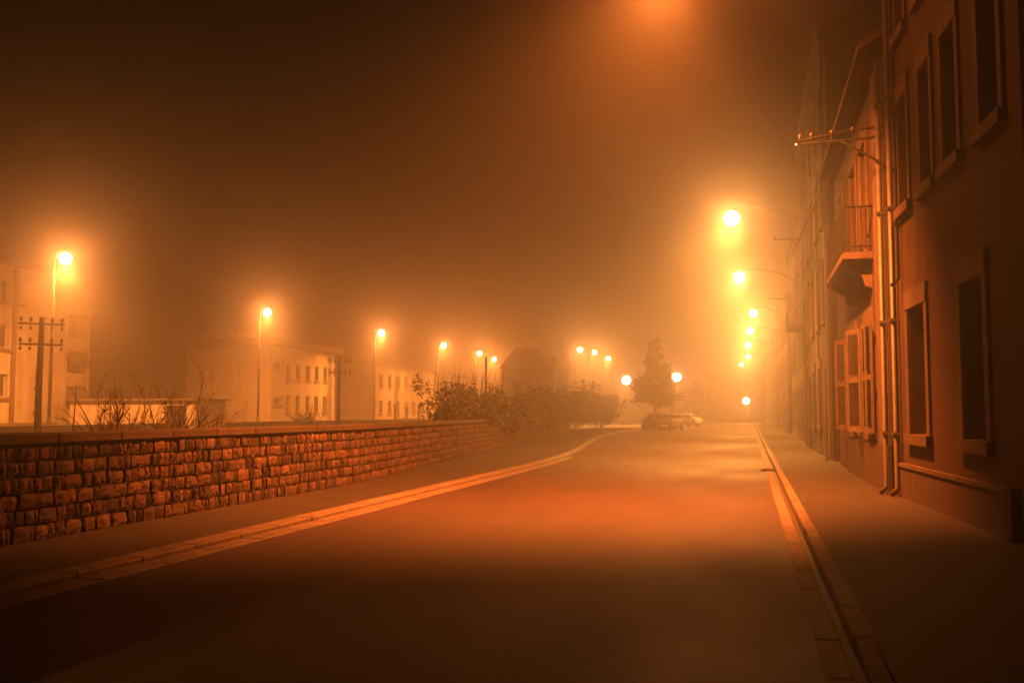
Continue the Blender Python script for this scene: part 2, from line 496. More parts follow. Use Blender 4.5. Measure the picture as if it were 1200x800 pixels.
# ------------------------------------------------------------------ buildings
def wall_with_openings(mb, fr, a0, a1, z0, z1, ops, reveal=0.22):
    """outer face with rectangular openings and their reveals; ops = (a0,a1,z0,z1)"""
    As = sorted(set([a0, a1] + [q for o in ops for q in o[:2]]))
    Zs = sorted(set([z0, z1] + [q for o in ops for q in o[2:4]]))
    for i in range(len(As) - 1):
        for j in range(len(Zs) - 1):
            ca, cz = (As[i] + As[i + 1]) / 2, (Zs[j] + Zs[j + 1]) / 2
            if any(o[0] < ca < o[1] and o[2] < cz < o[3] for o in ops): continue
            mb.quad(fr(As[i], 0, Zs[j]), fr(As[i + 1], 0, Zs[j]), fr(As[i + 1], 0, Zs[j + 1]), fr(As[i], 0, Zs[j + 1]))
    for o in ops:
        p0, p1, q0, q1 = o[:4]
        d = -reveal
        mb.quad(fr(p0, 0, q0), fr(p0, d, q0), fr(p0, d, q1), fr(p0, 0, q1))
        mb.quad(fr(p1, d, q0), fr(p1, 0, q0), fr(p1, 0, q1), fr(p1, d, q1))
        mb.quad(fr(p0, 0, q1), fr(p0, d, q1), fr(p1, d, q1), fr(p1, 0, q1))
        mb.quad(fr(p0, d, q0), fr(p0, 0, q0), fr(p1, 0, q0), fr(p1, d, q0))

def window_part(root, fr, op, reveal=0.22, bars=1, panes_v=1, surround=None, sill=True, mat='frame_paint', sproud=0.04, swidth=0.2):
    p0, p1, q0, q1 = op[:4]
    d = -reveal
    t = 0.07
    mb = MB()
    fbox(fr, p0, p1, d - .05, d + .03, q0, q0 + t, mb); fbox(fr, p0, p1, d - .05, d + .03, q1 - t, q1, mb)
    fbox(fr, p0, p0 + t, d - .05, d + .03, q0 + t, q1 - t, mb); fbox(fr, p1 - t, p1, d - .05, d + .03, q0 + t, q1 - t, mb)
    for k in range(bars):
        c = p0 + (p1 - p0) * (k + 1) / (bars + 1)
        fbox(fr, c - .04, c + .04, d - .045, d + .028, q0 + t, q1 - t, mb)
    for k in range(panes_v):
        c = q0 + (q1 - q0) * (k + 1) / (panes_v + 1)
        fbox(fr, p0 + t, p1 - t, d - .04, d + .02, c - .025, c + .025, mb)
    w = mb.build('window', mat, root)
    fbox(fr, p0 + .01, p1 - .01, d - .03, d - .012, q0 + .01, q1 - .01).build('pane', 'glass', w)
    if sill:
        fbox(fr, p0 - swidth - .04, p1 + swidth + .04, -0.02, 0.10, q0 - .16, q0 - .003).build('sill', surround or 'dressed', w)
    if surround:
        fbox(fr, p0 - swidth, p0 - .002, -.03, sproud, q0, q1).build('jamb', surround, w)
        fbox(fr, p1 + .002, p1 + swidth, -.03, sproud, q0, q1).build('jamb', surround, w)
        fbox(fr, p0 - swidth, p1 + swidth, -.03, sproud + .012, q1 + .002, q1 + .3).build('lintel', surround, w)
    return w

def shell(root, fr, length, depth, height, ops, mat, reveal=0.22, z0=-0.1, end_mat=None):
    mb = MB()
    wall_with_openings(mb, fr, 0, length, z0, height, ops, reveal)
    mb.quad(fr(0, -depth, z0), fr(0, 0, z0), fr(0, 0, height), fr(0, -depth, height))
    mb.quad(fr(length, 0, z0), fr(length, -depth, z0), fr(length, -depth, height), fr(length, 0, height))
    mb.quad(fr(length, -depth, z0), fr(0, -depth, z0), fr(0, -depth, height), fr(length, -depth, height))
    return mb.build('wall', mat, root)

def gable_roof(root, fr, length, depth, height, rise, over=0.35, mat='roof_tile', wall_mat=None):
    th = 0.14
    r = MB()
    e = over
    zb = height - e * rise / (depth / 2)
    prof = [(e, zb), (-depth / 2, height + rise), (-depth - e, zb)]
    for (w0, za), (w1, zc) in zip(prof[:-1], prof[1:]):
        vs = [fr(-.15, w0, za), fr(length + .15, w0, za), fr(length + .15, w1, zc), fr(-.15, w1, zc)]
        vs += [(p[0], p[1], p[2] + th) for p in vs]
        r.add(vs, [(0, 3, 2, 1), (4, 5, 6, 7), (0, 1, 5, 4), (1, 2, 6, 5), (2, 3, 7, 6), (3, 0, 4, 7)])
    ro = r.build('roof', mat, root)
    if wall_mat:
        for a in (0.0, length):
            MB().add([fr(a, 0, height), fr(a, -depth, height), fr(a, -depth / 2, height + rise)], [(0, 1, 2)]).build('gable', wall_mat, root)
    return ro

def downpipe(root, fr, a, w, z0, z1, name='drainpipe', mat='zinc', r=0.05):
    pts = [fr(a, w, z1), fr(a, w, z0 + .12), fr(a, w + .12, z0)]
    mb = MB().tube(pts, r, 8)
    p = mb.build(name, mat, root, smooth=True)
    z = z0 + 1.0
    while z < z1:
        fbox(fr, a - r - .015, a + r + .015, -.01 if w < .2 else w - .2, w + r + .015, z, z + .05).build('pipe_clip', mat, p); z += 1.9
    return p

# ---- near house on the right: dressed window surrounds, plinth, drainpipe
uA = Vector((2.47 - 2.78, 18.0 - 12.2, 0)).normalized()     # away from the camera
nA = Vector((-uA.y, uA.x, 0))
OA = Vector((2.47, 17.93, 0)) - uA * 15.0
frA = frame(OA, uA, nA)
def aA(y): return (y - OA.y) / uA.y
houseA = thing('town_house', tuple(OA), 'nearest rendered house on the right with tall stone framed windows and plinth', 'house')
G = [(15.78, 16.95), (12.75, 13.75), (8.4, 9.6), (5.0, 6.2)]
Fst = [(16.62, 17.28), (15.05, 15.72), (13.62, 14.35), (11.85, 12.6), (8.6, 9.4), (5.2, 6.0)]
opsA = [(aA(a), aA(b), 1.17, 3.15) for a, b in G] + [(aA(a), aA(b), 4.86, 6.62) for a, b in Fst] + [(aA(a), aA(b), 7.75, 8.9) for a, b in Fst]
shell(houseA, frA, 15.0, 8.0, 9.8, opsA, 'render_red', reveal=0.26)
for k, op in enumerate(opsA):
    window_part(houseA, frA, op, 0.26, bars=1, panes_v=2 if op[2] < 7 else 1, surround='dressed', swidth=0.15 if op[2] > 4 else 0.19)
gable_roof(houseA, frA, 15.0, 8.0, 9.8, 2.6)
fbox(frA, -.1, 15.0, -.05, .16, 9.45, 9.7).build('cornice', 'dressed', houseA)
mb = MB(); fbox(frA, aA(11.95), 14.93, -.03, 0.06, -0.05, 0.62, mb)
pl = mb.build('plinth', 'plinth', houseA)
fbox(frA, aA(11.95), 14.93, -.03, 0.085, 0.622, 0.68).build('plinth_cap', 'dressed', pl)
fbox(frA, aA(11.68), aA(11.948), -.03, 0.10, -0.05, 0.70).build('plinth_pier', 'plinth', houseA)
fbox(frA, aA(10.9), aA(11.32), -.03, 0.09, -0.05, 9.4).build('pilaster', 'render_red', houseA)
downpipe(houseA, frA, 14.80, 0.09, 0.14, 9.5)
downpipe(houseA, frA, 14.45, 0.06, 3.6, 9.5, 'conduit', 'iron', 0.028)
# insulator bracket reaching out from the near house towards the street
br = thing('wire_bracket', frA(14.55, 0, 5.85), 'pair of dark horizontal iron rods with insulators on the near house wall', 'bracket')
for dz in (0.0, 0.17):
    MB().tube([(2.62, 18.0, 6.30 + dz), (1.85, 18.6, 6.42 + dz), (1.0, 18.85, 6.45 + dz * .4)], 0.024, 6).build('rod', 'iron', br)
MB().tube([(2.5, 17.7, 5.6), (1.7, 18.6, 6.4)], 0.02, 6).build('stay', 'iron', br)
ins = MB().lathe([(.01, -.05), (.035, -.04), (.02, 0), (.045, .02), (.045, .06), (.02, .1)], seg=8).mesh('insulator', 'ceramic', smooth=True)
for (x, y) in ((1.9, 18.56), (1.55, 18.68), (1.2, 18.79), (1.0, 18.85)):
    o = new_obj('insulator', ins, br); o.location = Vector((x, y, 6.55)) - br.location
MB().lathe([(.004, -.02), (.018, -.012), (.018, .012), (.004, .02)], (0.93, 18.87, 6.46), 8).build('red_lamp', 'red_glow', br)

# ---- second house: balcony and folded shutters
frB = frame((2.35, 18.02, 0), (0, 1, 0), (-1, 0, 0))
houseB = thing('balcony_house', (2.35, 18.02, 0), 'narrow lit house with iron balcony and folded back shutters beyond the drainpipe', 'house')
opsB = [(2.2, 3.3, 1.15, 3.25), (5.2, 6.3, 1.15, 3.25), (7.6, 8.7, .12, 2.6), (2.6, 3.7, 4.72, 6.9), (4.6, 5.7, 4.72, 6.9), (7.6, 8.6, 4.9, 6.9)]
shell(houseB, frB, 10.0, 7.0, 8.1, opsB, 'render_mid')
for k, op in enumerate(opsB):
    if k == 2:
        d = fbox(frB, op[0], op[1], -.26, -.20, op[2], op[3]).build('door', 'dark_wood', houseB)
        fbox(frB, op[0] + .1, op[0] + .14, -.20, -.14, 1.1, 1.22).build('handle', 'zinc', d)
        for zz in (0.35, 1.4):
            fbox(frB, op[0] + .15, op[1] - .15, -.21, -.185, zz, zz + .85).build('door_panel', 'dark_wood', d)
    else:
        window_part(houseB, frB, op, .22, 1, 2, surround='dressed', swidth=.14)
gable_roof(houseB, frB, 10.0, 7.0, 8.05, 2.2, over=.4)
fbox(frB, 0.45, 1.25, -.03, .06, 0.9, 8.0).build('pilaster', 'dressed', houseB)
fbox(frB, 0.0, 7.4, -.03, .07, -.05, 0.95).build('plinth', 'render_mid', houseB)
fbox(frB, -.02, 10.02, -.03, .14, 7.72, 7.92).build('cornice', 'render_mid', houseB)
def shutter(fr, a, w, width, ang, z0, z1, root):
    """louvred leaf standing off the wall at an angle"""
    c, s = math.cos(ang), math.sin(ang)
    f2 = lambda x, y, z: fr(a + x * c - y * s, w + x * s + y * c, z)
    mb = MB()
    for (x0, x1) in ((0, .06), (width - .06, width)): mb.box(x0, x1, -.02, .02, z0, z1, f2)
    for (q0, q1) in ((z0, z0 + .1), (z1 - .1, z1), ((z0 + z1) / 2 - .05, (z0 + z1) / 2 + .05)): mb.box(.06, width - .06, -.018, .018, q0, q1, f2)
    sh = mb.build('shutter', 'shutter', root)
    lv = MB(); z = z0 + .13
    while z < z1 - .12:
        if abs(z - (z0 + z1) / 2) > .07:
            lv.add([f2(.06, -.016, z), f2(width - .06, -.016, z), f2(width - .06, .012, z + .045), f2(.06, .012, z + .045)], [(0, 1, 2, 3)])
        z += .055
    lv.build('louvre', 'shutter', sh)['kind'] = 'stuff'
for (a, ang) in ((1.45, 0.14), (1.95, 2.95 - math.pi + 0.35), (3.35, 0.5), (3.75, 0.2), (4.65, 0.12), (6.4, 0.45)):
    shutter(frB, a, .12, .48, ang, 1.12, 3.22, houseB)
# balcony
bal = MB(); fbox(frB, 1.9, 6.2, -.02, .55, 4.45, 4.58, bal); fbox(frB, 1.95, 6.15, 0, .5, 4.40, 4.449, bal)
bal = bal.build('balcony', 'dressed', houseB)
for a in (2.2, 4.0, 5.8):
    mb = MB()
    pr = [(0, 4.395), (.46, 4.395), (.42, 4.28), (.2, 4.18), (.12, 3.95), (0, 3.9)]
    vs = [frB(a - .08, p[0], p[1]) for p in pr] + [frB(a + .08, p[0], p[1]) for p in pr]
    n = len(pr)
    mb.add(vs, [tuple(range(n - 1, -1, -1)), tuple(range(n, 2 * n))] + [(i, (i + 1) % n, n + (i + 1) % n, n + i) for i in range(n)])
    mb.build('corbel', 'dressed', bal)
rl = MB()
for z in (4.68, 5.45):
    fbox(frB, 1.95, 6.15, .49, .52, z, z + .03, rl); fbox(frB, 1.95, 1.98, 0, .489, z, z + .03, rl); fbox(frB, 6.12, 6.15, 0, .489, z, z + .03, rl)
a = 1.97
while a < 6.15:
    fbox(frB, a - .009, a + .009, .496, .514, 4.58, 5.45, rl)
    rl.tube([frB(a + .05, .505, 4.85), frB(a + .0, .505, 5.0), frB(a + .05, .505, 5.15), frB(a + .1, .505, 5.0), frB(a + .05, .505, 4.86)], .007, 4)
    a += .11
for w in (.1, .2, .3, .4):
    for a in (1.965, 6.135): fbox(frB, a - .009, a + .009, w - .009, w + .009, 4.58, 5.45, rl)
rl.build('railing', 'iron', bal)['kind'] = 'stuff'
downpipe(houseB, frB, 0.12, 0.08, 0.14, 7.9, r=.045)

# ---- tall dark house beyond the alley
frC = frame((2.35, 30.3, 0), (0, 1, 0), (-1, 0, 0))
houseC = thing('tall_house', (2.35, 30.3, 0), 'tall dark house beyond the black alley on the right', 'house')
opsC = []
for k in range(5):
    a = 1.2 + k * 2.9
    for (q0, q1) in ((4.4, 6.3), (7.4, 9.2), (10.2, 11.8)): opsC.append((a, a + 1.1, q0, q1))
opsC += [(1.0, 2.5, .12, 2.9), (4.2, 5.4, 1.1, 3.0), (7.1, 8.3, 1.1, 3.0), (9.8, 11.2, .12, 2.9), (12.6, 13.8, 1.1, 3.0)]
shell(houseC, frC, 15.2, 9.0, 12.95, opsC, 'render_dark')  # walls in the darkest of the render colours
for op in opsC:
    if op[2] < .5:
        d = fbox(frC, op[0], op[1], -.26, -.20, op[2], op[3]).build('door', 'dark_wood', houseC)
        fbox(frC, op[0] + .1, op[0] + .14, -.20, -.13, 1.1, 1.25).build('handle', 'zinc', d)
    else:
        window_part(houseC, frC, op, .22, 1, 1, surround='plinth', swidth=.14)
fbox(frC, -.05, 15.25, -.04, .18, 12.6, 12.93).build('cornice', 'render_dark', houseC)
gable_roof(houseC, frC, 15.2, 9.0, 12.95, 2.6, over=.3, wall_mat='render_dark')
fbox(frC, 5.0, 5.9, -.03, .05, .15, 12.55).build('pilaster', 'plinth', houseC)
downpipe(houseC, frC, .2, .08, .14, 12.7)
MB().tube([frC(.6, .03, 8.4), frC(2.2, .75, 6.9)], .035, 6).build('strut', 'galv', houseC)

# ---- the row of houses further down the right side
def row_house(y0, y1, x, h, mat, label, name, ground, nwin, win_rows, balcony=None, roof=1.8, sur='dressed'):
    sh = bend((y0 + y1) / 2)
    fr = frame((x + bend(y0), y0, 0), (bend(y1) - bend(y0), y1 - y0, 0), (-(y1 - y0), bend(y1) - bend(y0), 0))
    L = math.hypot(y1 - y0, bend(y1) - bend(y0))
    root = thing(name, (x + bend(y0), y0, 0), label, 'house', 'houses along the right side of the street')
    ops = []
    for k in range(nwin):
        a = (k + .5) * L / nwin - .5
        for (q0, q1) in win_rows: ops.append((a, a + 1.0, q0, q1))
    ops += ground
    shell(root, fr, L, 8.0, h, ops, mat)
    for op in ops:
        if op[2] < .5:
            d = fbox(fr, op[0], op[1], -.26, -.2, op[2], op[3]).build('door', 'dark_wood', root)
            fbox(fr, op[0] + .1, op[0] + .14, -.2, -.13, 1.1, 1.25).build('handle', 'zinc', d)
        else: window_part(root, fr, op, .22, 1, 1, surround=sur, swidth=.14)
    fbox(fr, 0, L, -.04, .16, h - .3, h - .02).build('cornice', mat, root)
    gable_roof(root, fr, L - .3, 8.0, h, roof, over=.3, wall_mat=mat)
    if balcony:
        a0, a1, z = balcony
        b = fbox(fr, a0, a1, -.02, .75, z, z + .14).build('balcony', 'plinth', root)
        rl = MB()
        for q in (z + .25, z + 1.0):
            fbox(fr, a0, a1, .70, .73, q, q + .04, rl); fbox(fr, a0, a0 + .03, 0, .699, q, q + .04, rl)
        a = a0 + .02
        while a < a1:
            fbox(fr, a - .01, a + .01, .705, .725, z + .14, z + 1.0, rl); a += .14
        for w in (.12, .26, .4, .54): fbox(fr, a0 + .004, a0 + .026, w - .01, w + .01, z + .14, z + 1.0, rl)
        rl.build('railing', 'iron', b)['kind'] = 'stuff'
    return root, fr
hD, frD = row_house(46.2, 57.5, 2.62, 10.6, 'render_mid', 'brown house with small balcony just beyond the tall dark house', 'row_house', [(2, 3.2, .12, 2.5), (5.5, 6.7, 1, 2.8), (8.6, 9.6, 1.0, 2.8)], 4, [(4.0, 5.9), (7.1, 8.8)], balcony=(3.2, 6.4, 5.6))
hE, frE = row_house(57.8, 70.0, 2.85, 11.6, 'render_pale', 'pale rendered house brightly lit beside the far street lamps', 'row_house', [(1.6, 2.8, .12, 2.6), (5.5, 6.7, 1, 2.8), (9.4, 10.5, 1.0, 2.8)], 4, [(4.2, 6.0), (7.3, 9.2)])
fbox(frE, .3, 1.1, 0, .10, 1.6, 2.3).build('meter_box', 'iron', hE)
row_house(70.3, 84.0, 2.62, 9.6, 'render_mid', 'low brown house after the pale one in the right row', 'row_house', [(2, 3.2, .12, 2.5), (6, 7.2, 1, 2.8)], 4, [(3.8, 5.5), (6.6, 8.2)])
row_house(84.3, 100.0, 2.8, 10.8, 'render_red', 'hazy house in the middle of the right row', 'row_house', [(2, 3.2, .12, 2.5)], 5, [(4.0, 5.8), (7.0, 8.8)])
row_house(100.3, 122.0, 2.7, 9.8, 'render_mid', 'long hazy house near the far end of the right row', 'row_house', [], 6, [(1.0, 2.8), (3.9, 5.6), (6.6, 8.2)])
row_house(122.3, 150.0, 2.7, 9.0, 'render_mid', 'farthest house of the right row lost in fog', 'row_house', [], 6, [(1.0, 2.8), (3.9, 5.6)])
# horizontal wall arms carrying wires further down
for (y, z, x1, lab) in ((46.0, 9.3, 1.2, 'thin horizontal iron arm high on the corner of the tall dark house'), (57.6, 7.9, 1.2, 'thin horizontal iron arm between the brown and the pale house')):
    w = thing('wall_arm', (2.6, y, z), lab, 'bracket')
    MB().tube([(2.75, y, z), (x1, y, z)], .035, 6).build('rod', 'iron', w)
    MB().tube([(2.75, y, z - .7), (x1 + .7, y, z)], .02, 6).build('stay', 'iron', w)
    o = new_obj('insulator', ins, w); o.location = (x1 - 2.55, 0, .05)

# ---- left side: the apartment block by the first lamp
frL = frame((-37, 30.0, 0), (0, 1, 0), (1, 0, 0))
bl = thing('apartment_block', (-37, 30, 0), 'pale apartment block with stacked loggias behind the first left lamp', 'apartment block')
opsL = []
for a in (2.0, 5.2, 8.8, 12.75):
    for (q0, q1) in ((7.2, 8.3), (4.8, 6.05), (2.3, 3.5)): opsL.append((a, a + 1.0, q0, q1))
opsL += [(14.25, 14.75, 7.2, 8.4), (15.75, 16.15, 2.9, 3.6), (15.75, 16.15, 1.6, 2.3)]
shell(bl, frL, 17.2, 10, 9.1, opsL, 'render_pale', .2)
for op in opsL: window_part(bl, frL, op, .2, 1, 0, surround=None, swidth=.05)
mb = MB(); fbox(frL, -.2, 17.4, -10.2, .25, 9.102, 9.35, mb); mb.build('roof', 'plinth', bl)
fbox(frL, 13.9, 14.2, 0, .08, 0, 9.0).build('pilaster', 'dressed', bl)
fbox(frL, 12.0, 17.0, .02, .5, .85, 1.0).build('ledge', 'dressed', bl)
lg = MB()
fbox(frL, 17.2, 17.5, -6, .6, 0, 6.9, lg); fbox(frL, 19.2, 19.4, -6, .6, 0, 6.9, lg); fbox(frL, 17.5, 19.2, -6, -2, 0, 6.9, lg)
fbox(frL, 17.15, 19.45, -6.1, .7, 6.9, 7.15, lg)
lg = lg.build('loggia_tower', 'render_pale', bl)
for z in (1.0, 3.0, 4.95):
    fbox(frL, 17.5, 19.2, -1.999, .55, z - .15, z).build('balcony_slab', 'plinth', lg)
    fbox(frL, 17.5, 19.2, .45, .56, z + .002, z + .72).build('parapet', 'render_pale', lg)
    fbox(frL, 17.7, 18.9, -1.999, -1.95, z + .002, z + 1.5).build('loggia_door', 'inside', lg)
for z in (2.35, 4.3):
    mb = MB()   # half-drawn awning
    mb.add([frL(17.5, .5, z + .5), frL(19.2, .5, z + .5), frL(19.2, .9, z + .1), frL(17.5, .9, z - .15), frL(17.5, .46, z + .5), frL(19.2, .46, z + .5), frL(19.2, .86, z + .08), frL(17.5, .86, z - .17)],
           [(0, 1, 2, 3), (7, 6, 5, 4), (0, 3, 7, 4), (1, 5, 6, 2), (3, 2, 6, 7), (0, 4, 5, 1)])
    mb.build('awning', 'dark_wood', lg)

# ---- left side: flat-roofed block with overhanging slab behind the second lamp
frM = frame((-37, 72.7, 0), (0, 1, 0), (1, 0, 0))
bm_ = thing('flat_roof_block', (-37, 72.7, 0), 'two storey block with overhanging flat roof behind the second left lamp', 'apartment block')
opsM = [(.5, 2.0, 5.0, 5.6), (.5, 2.0, 2.2, 2.8)]
for a in (2.75, 4.5, 6.4, 8.2, 10.0): opsM += [(a, a + .8, 4.3, 5.6), (a, a + .8, 1.6, 3.0)]
shell(bm_, frM, 12.5, 7.6, 6.9, opsM, 'render_pale', .2)
for op in opsM: window_part(bm_, frM, op, .2, 1 if op[1] - op[0] > 1 else 0, 0, surround=None, swidth=.05)
fbox(frM, -.9, 13.0, -8.2, .7, 6.902, 7.45).build('roof', 'dressed', bm_)
fbox(frM, .6, 2.4, -6.6, -3.4, 7.452, 8.3).build('stair_head', 'render_pale', bm_)
fbox(frM, -.02, -.0, -7.6, -7.4, 0, 6.88).build('corner_trim', 'dressed', bm_)
# ---- left side: third block
frN = frame((-37, 95.5, 0), (0, 1, 0), (1, 0, 0))
bn = thing('long_block', (-37, 95.5, 0), 'hazy pale long low block behind the third left lamp', 'apartment block')
opsN = []
for k in range(7):
    for (q0, q1) in ((4.2, 5.5), (1.5, 2.8)): opsN.append((1.0 + k * 2.6, 2.1 + k * 2.6, q0, q1))
shell(bn, frN, 19.5, 9.0, 6.5, opsN, 'render_pale', .2)
for op in opsN: window_part(bn, frN, op, .2, 1, 0, surround=None, swidth=.05)
gable_roof(bn, frN, 19.5, 9.0, 6.5, 1.2, over=.4, wall_mat='render_pale')
# ---- the house standing dark against the fog
frH = frame((-24.4, 98.0, 0), (1, 0, 0), (0, -1, 0))
hh = thing('hip_roof_house', (-24.4, 98.0, 0), 'dark house with steep flat topped roof standing against the glowing fog', 'house')
opsH = [(.9, 1.8, 1.3, 2.7), (3.4, 4.3, 1.3, 2.7), (.9, 1.8, 4.0, 5.3), (3.4, 4.3, 4.0, 5.3), (2.2, 3.0, .1, 2.3)]
shell(hh, frH, 5.4, 8.0, 6.0, opsH, 'house_dark', .18)
for op in opsH:
    if op[2] < .5: fbox(frH, op[0], op[1], -.24, -.17, op[2], op[3]).build('door', 'dark_wood', hh)
    else: window_part(hh, frH, op, .18, 1, 0, surround='house_dark', swidth=.1)
mb = MB()
vs = [frH(-.2, .2, 6.0), frH(5.6, .2, 6.0), frH(5.6, -8.2, 6.0), frH(-.2, -8.2, 6.0), frH(1.1, -1.2, 8.1), frH(3.4, -1.2, 8.1), frH(3.4, -6.8, 8.1), frH(1.1, -6.8, 8.1)]
mb.add(vs, [(0, 3, 2, 1), (4, 5, 6, 7), (0, 1, 5, 4), (1, 2, 6, 5), (2, 3, 7, 6), (3, 0, 4, 7)])
ro = mb.build('roof', 'roof_tile', hh)
fbox(frH, 4.7, 5.25, -2.2, -1.5, 6.1, 7.2).build('chimney', 'house_dark', ro)
# ---- pale shed, low wall beyond the railway cutting
sh = thing('shed', (-33, 46, 0), 'small pale flat roofed shed behind the bare shrub', 'shed')
frS = frame((-35.0, 46.0, 0), (1, 0, 0), (0, -1, 0))
shell(sh, frS, 7.4, 3.0, 2.15, [(5.6, 6.9, .9, 1.9)], 'render_pale', .1)
window_part(sh, frS, (5.6, 6.9, .9, 1.9), .1, 0, 0, surround=None, sill=False, mat='shutter')
fbox(frS, -.2, 7.6, -3.2, .2, 2.152, 2.26).build('roof', 'zinc', sh)
lw = thing('low_wall', (-28.3, 25, 0), 'dark low wall seen over the stone coping in front of the far blocks', 'wall')
MB().box(-28.6, -28.3, 22, 135, -.1, .92).build('wall_body', 'plinth', lw)
MB().box(-28.66, -28.24, 22, 135, .922, 1.0).build('wall_cap', 'coping', lw)
fn = thing('post_fence', (-27, 78, 0), 'thin post and wire fence in front of the hazy third block', 'fence')
post_me = MB().box(-.06, .06, -.06, .06, -.1, 2.3).mesh('post', 'galv')
fy = [74, 76.5, 80, 83, 86, 88, 91, 93.5, 97, 100]
for y in fy:
    o = new_obj('post', post_me, fn); o.location = (rnd.uniform(-.1, .1), y - 78, 0); o.scale = (1, 1, rnd.uniform(.8, 1.1))
for z in (1.1, 1.6, 2.0):
    MB().tube([(-27, 74, z), (-27, 100, z)], .015, 4).build('wire', 'galv', fn)

# ------------------------------------------------------------------ street lamps
def head_meshes():
    h = MB().lathe([(.03, .44), (.06, .42), (.08, .37), (.13, .335), (.145, .315), (.135, .305)], seg=18)
    b = MB().lathe([(.13, .304), (.22, .25), (.29, .16), (.325, .07), (.33, -.03), (.29, -.15), (.21, -.25), (.11, -.305), (.02, -.32)], seg=20)
    return h.mesh('lamp_housing', 'galv', smooth=True), b.mesh('lamp_bowl', 'bulb', smooth=True)
HOUSING, BOWL = head_meshes()

def lamp_head(root, p, scale=0.85, watts=LAMP_WATTS, rz=0.0, tilt=(0.0, 0.0), cone=164, color=SODIUM, blend=0.95, omni=OMNI):
    """housing, glowing bowl and the light it gives; p is relative to the lamp's root"""
    rot = Matrix.Rotation(tilt[0], 4, 'X') @ Matrix.Rotation(tilt[1], 4, 'Y') @ Matrix.Rotation(rz, 4, 'Z')
    h = new_obj('lamp_housing', HOUSING, root)
    b = new_obj('lamp_bowl', BOWL, root)
    for q in (h, b):
        q.location = p; q.scale = (scale,) * 3; q.rotation_euler = rot.to_euler()
    ld = bpy.data.lights.new('lamp_light', 'SPOT')
    ld.energy = watts; ld.color = color; ld.shadow_soft_size = 0.10
    ld.spot_size = math.radians(cone); ld.spot_blend = blend
    l = bpy.data.objects.new('lamp_light', ld); col.objects.link(l); l.parent = root
    l.location = Vector(p) + rot.to_3x3() @ Vector((0, 0, -.40 * scale))
    l.rotation_euler = rot.to_euler()
    pd = bpy.data.lights.new('burner', 'POINT')
    pd.energy = watts * omni; pd.color = color; pd.shadow_soft_size = 0.09
    q = bpy.data.objects.new('burner', pd); col.objects.link(q); q.parent = root; q.location = (p[0], p[1], p[2] - .08)
    return h

def wall_lamp(x, y, z, xw, label, watts=LAMP_WATTS, tilt=(0.0, 0.30), cone=152, color=SODIUM, blend=0.9, omni=OMNI):
    r = thing('street_lamp', (xw, y, z), label, 'street lamp', 'lamps on wall arms over the road')
    MB().box(-.01, .05, -.1, .1, -.5, .25).build('wall_plate', 'galv', r, world=False)
    dx = x - xw
    MB().tube([(.02, 0, -.35), (dx * .3, 0, .15), (dx * .75, 0, .44), (dx + .02, 0, .37)], [.04, .035, .03, .03], 8).build('arm', 'pole_paint', r, smooth=True, world=False)
    lamp_head(r, (dx, 0, 0), watts=watts, tilt=tilt, cone=cone, color=color, blend=blend, omni=omni)
    return r

def pole_lamp(x, y, z, label, group, arm=(0.6, 0), watts=LAMP_WATTS, scale=0.85, color=SODIUM):
    ax, ay = arm
    r = thing('street_lamp', (x - ax, y - ay, 0), label, 'street lamp', group)
    MB().lathe([(.16, -.03), (.16, .5), (.11, .6), (.11, 1.2), (.09, 1.25)], seg=12).build('pole_base', 'pole_paint', r, smooth=True, world=False)
    MB().tube([(0, 0, 1.2), (0, 0, z * .6), (0, 0, z - .1), (ax * .35, ay * .35, z + .34), (ax * .97, ay * .97, z + .37)], [.085, .07, .055, .045, .035], 10).build('pole', 'pole_paint', r, smooth=True, world=False)
    lamp_head(r, (ax, ay, z), scale, watts, math.atan2(ay, ax), color=color)
    return r

RIGHT = [(-1.1, 16.2, 9.3, 2.6, 'street lamp over the road out of frame above the near house'),
         (-.5, 37.4, 8.7, 2.35, 'largest brightest lamp hanging over the right side of the road'),
         (-.4, 54.0, 8.7, 2.6, 'second glowing lamp below the largest one over the road'),
         (.4, 73.8, 8.7, 2.6, 'third glowing lamp down the right row nearest the house fronts'),
         (.2, 89.9, 8.7, 2.8, 'fourth glowing lamp down the right row'),
         (.0, 108.0, 8.7, 2.7, 'fifth small lamp down the right row above the far road'),
         (.0, 131.0, 8.7, 2.65, 'sixth tiny lamp down the right row in the fog'),
         (-1.0, 152.0, 8.7, 2.3, 'last tiny lamp at the end of the right row')]
for k, a in enumerate(RIGHT):
    if k == 0: wall_lamp(*a, watts=NEAR_WATTS, tilt=(0.55, 0.34), cone=146, color=SODIUM_OLD, blend=0.8, omni=0.016)
    else: wall_lamp(*a)
LB = BOWL.copy(); LB.materials[0] = M['bulb_old']
for o in bpy.data.objects:
    if o.name == 'lamp_bowl': o.data = LB          # first lamp built: the old nearest one
LEFTL = [(-31.0, 40.1, 'tall pole lamp at far left in front of the apartment block'),
         (-33.5, 65.1, 'second pole lamp from the left in front of the flat roofed block'),
         (-32.1, 84.2, 'third pole lamp from the left beside the far utility pole'),
         (-31.7, 101.8, 'fourth pole lamp from the left above the spiky bush'),
         (-31.6, 116.0, 'fifth lamp from the left, left of a small close pair'),
         (-33.2, 129.4, 'sixth lamp from the left, right of a small close pair')]
for x, y, lab in LEFTL: pole_lamp(x, y, 8.7, lab, 'pole lamps beyond the stone wall', watts=LEFT_WATTS, color=SODIUM_LEFT)
MID = [(-18.7, 112.3, 8.7, 'left lamp of the three small ones right of the dark house'),
       (-17.8, 117.5, 8.7, 'middle lamp of the three small ones right of the dark house'),
       (-18.0, 130.8, 8.7, 'right lamp of the three small ones right of the dark house')]
for x, y, z, lab in MID: pole_lamp(x, y, z, lab, 'small lamps beyond the hedge')
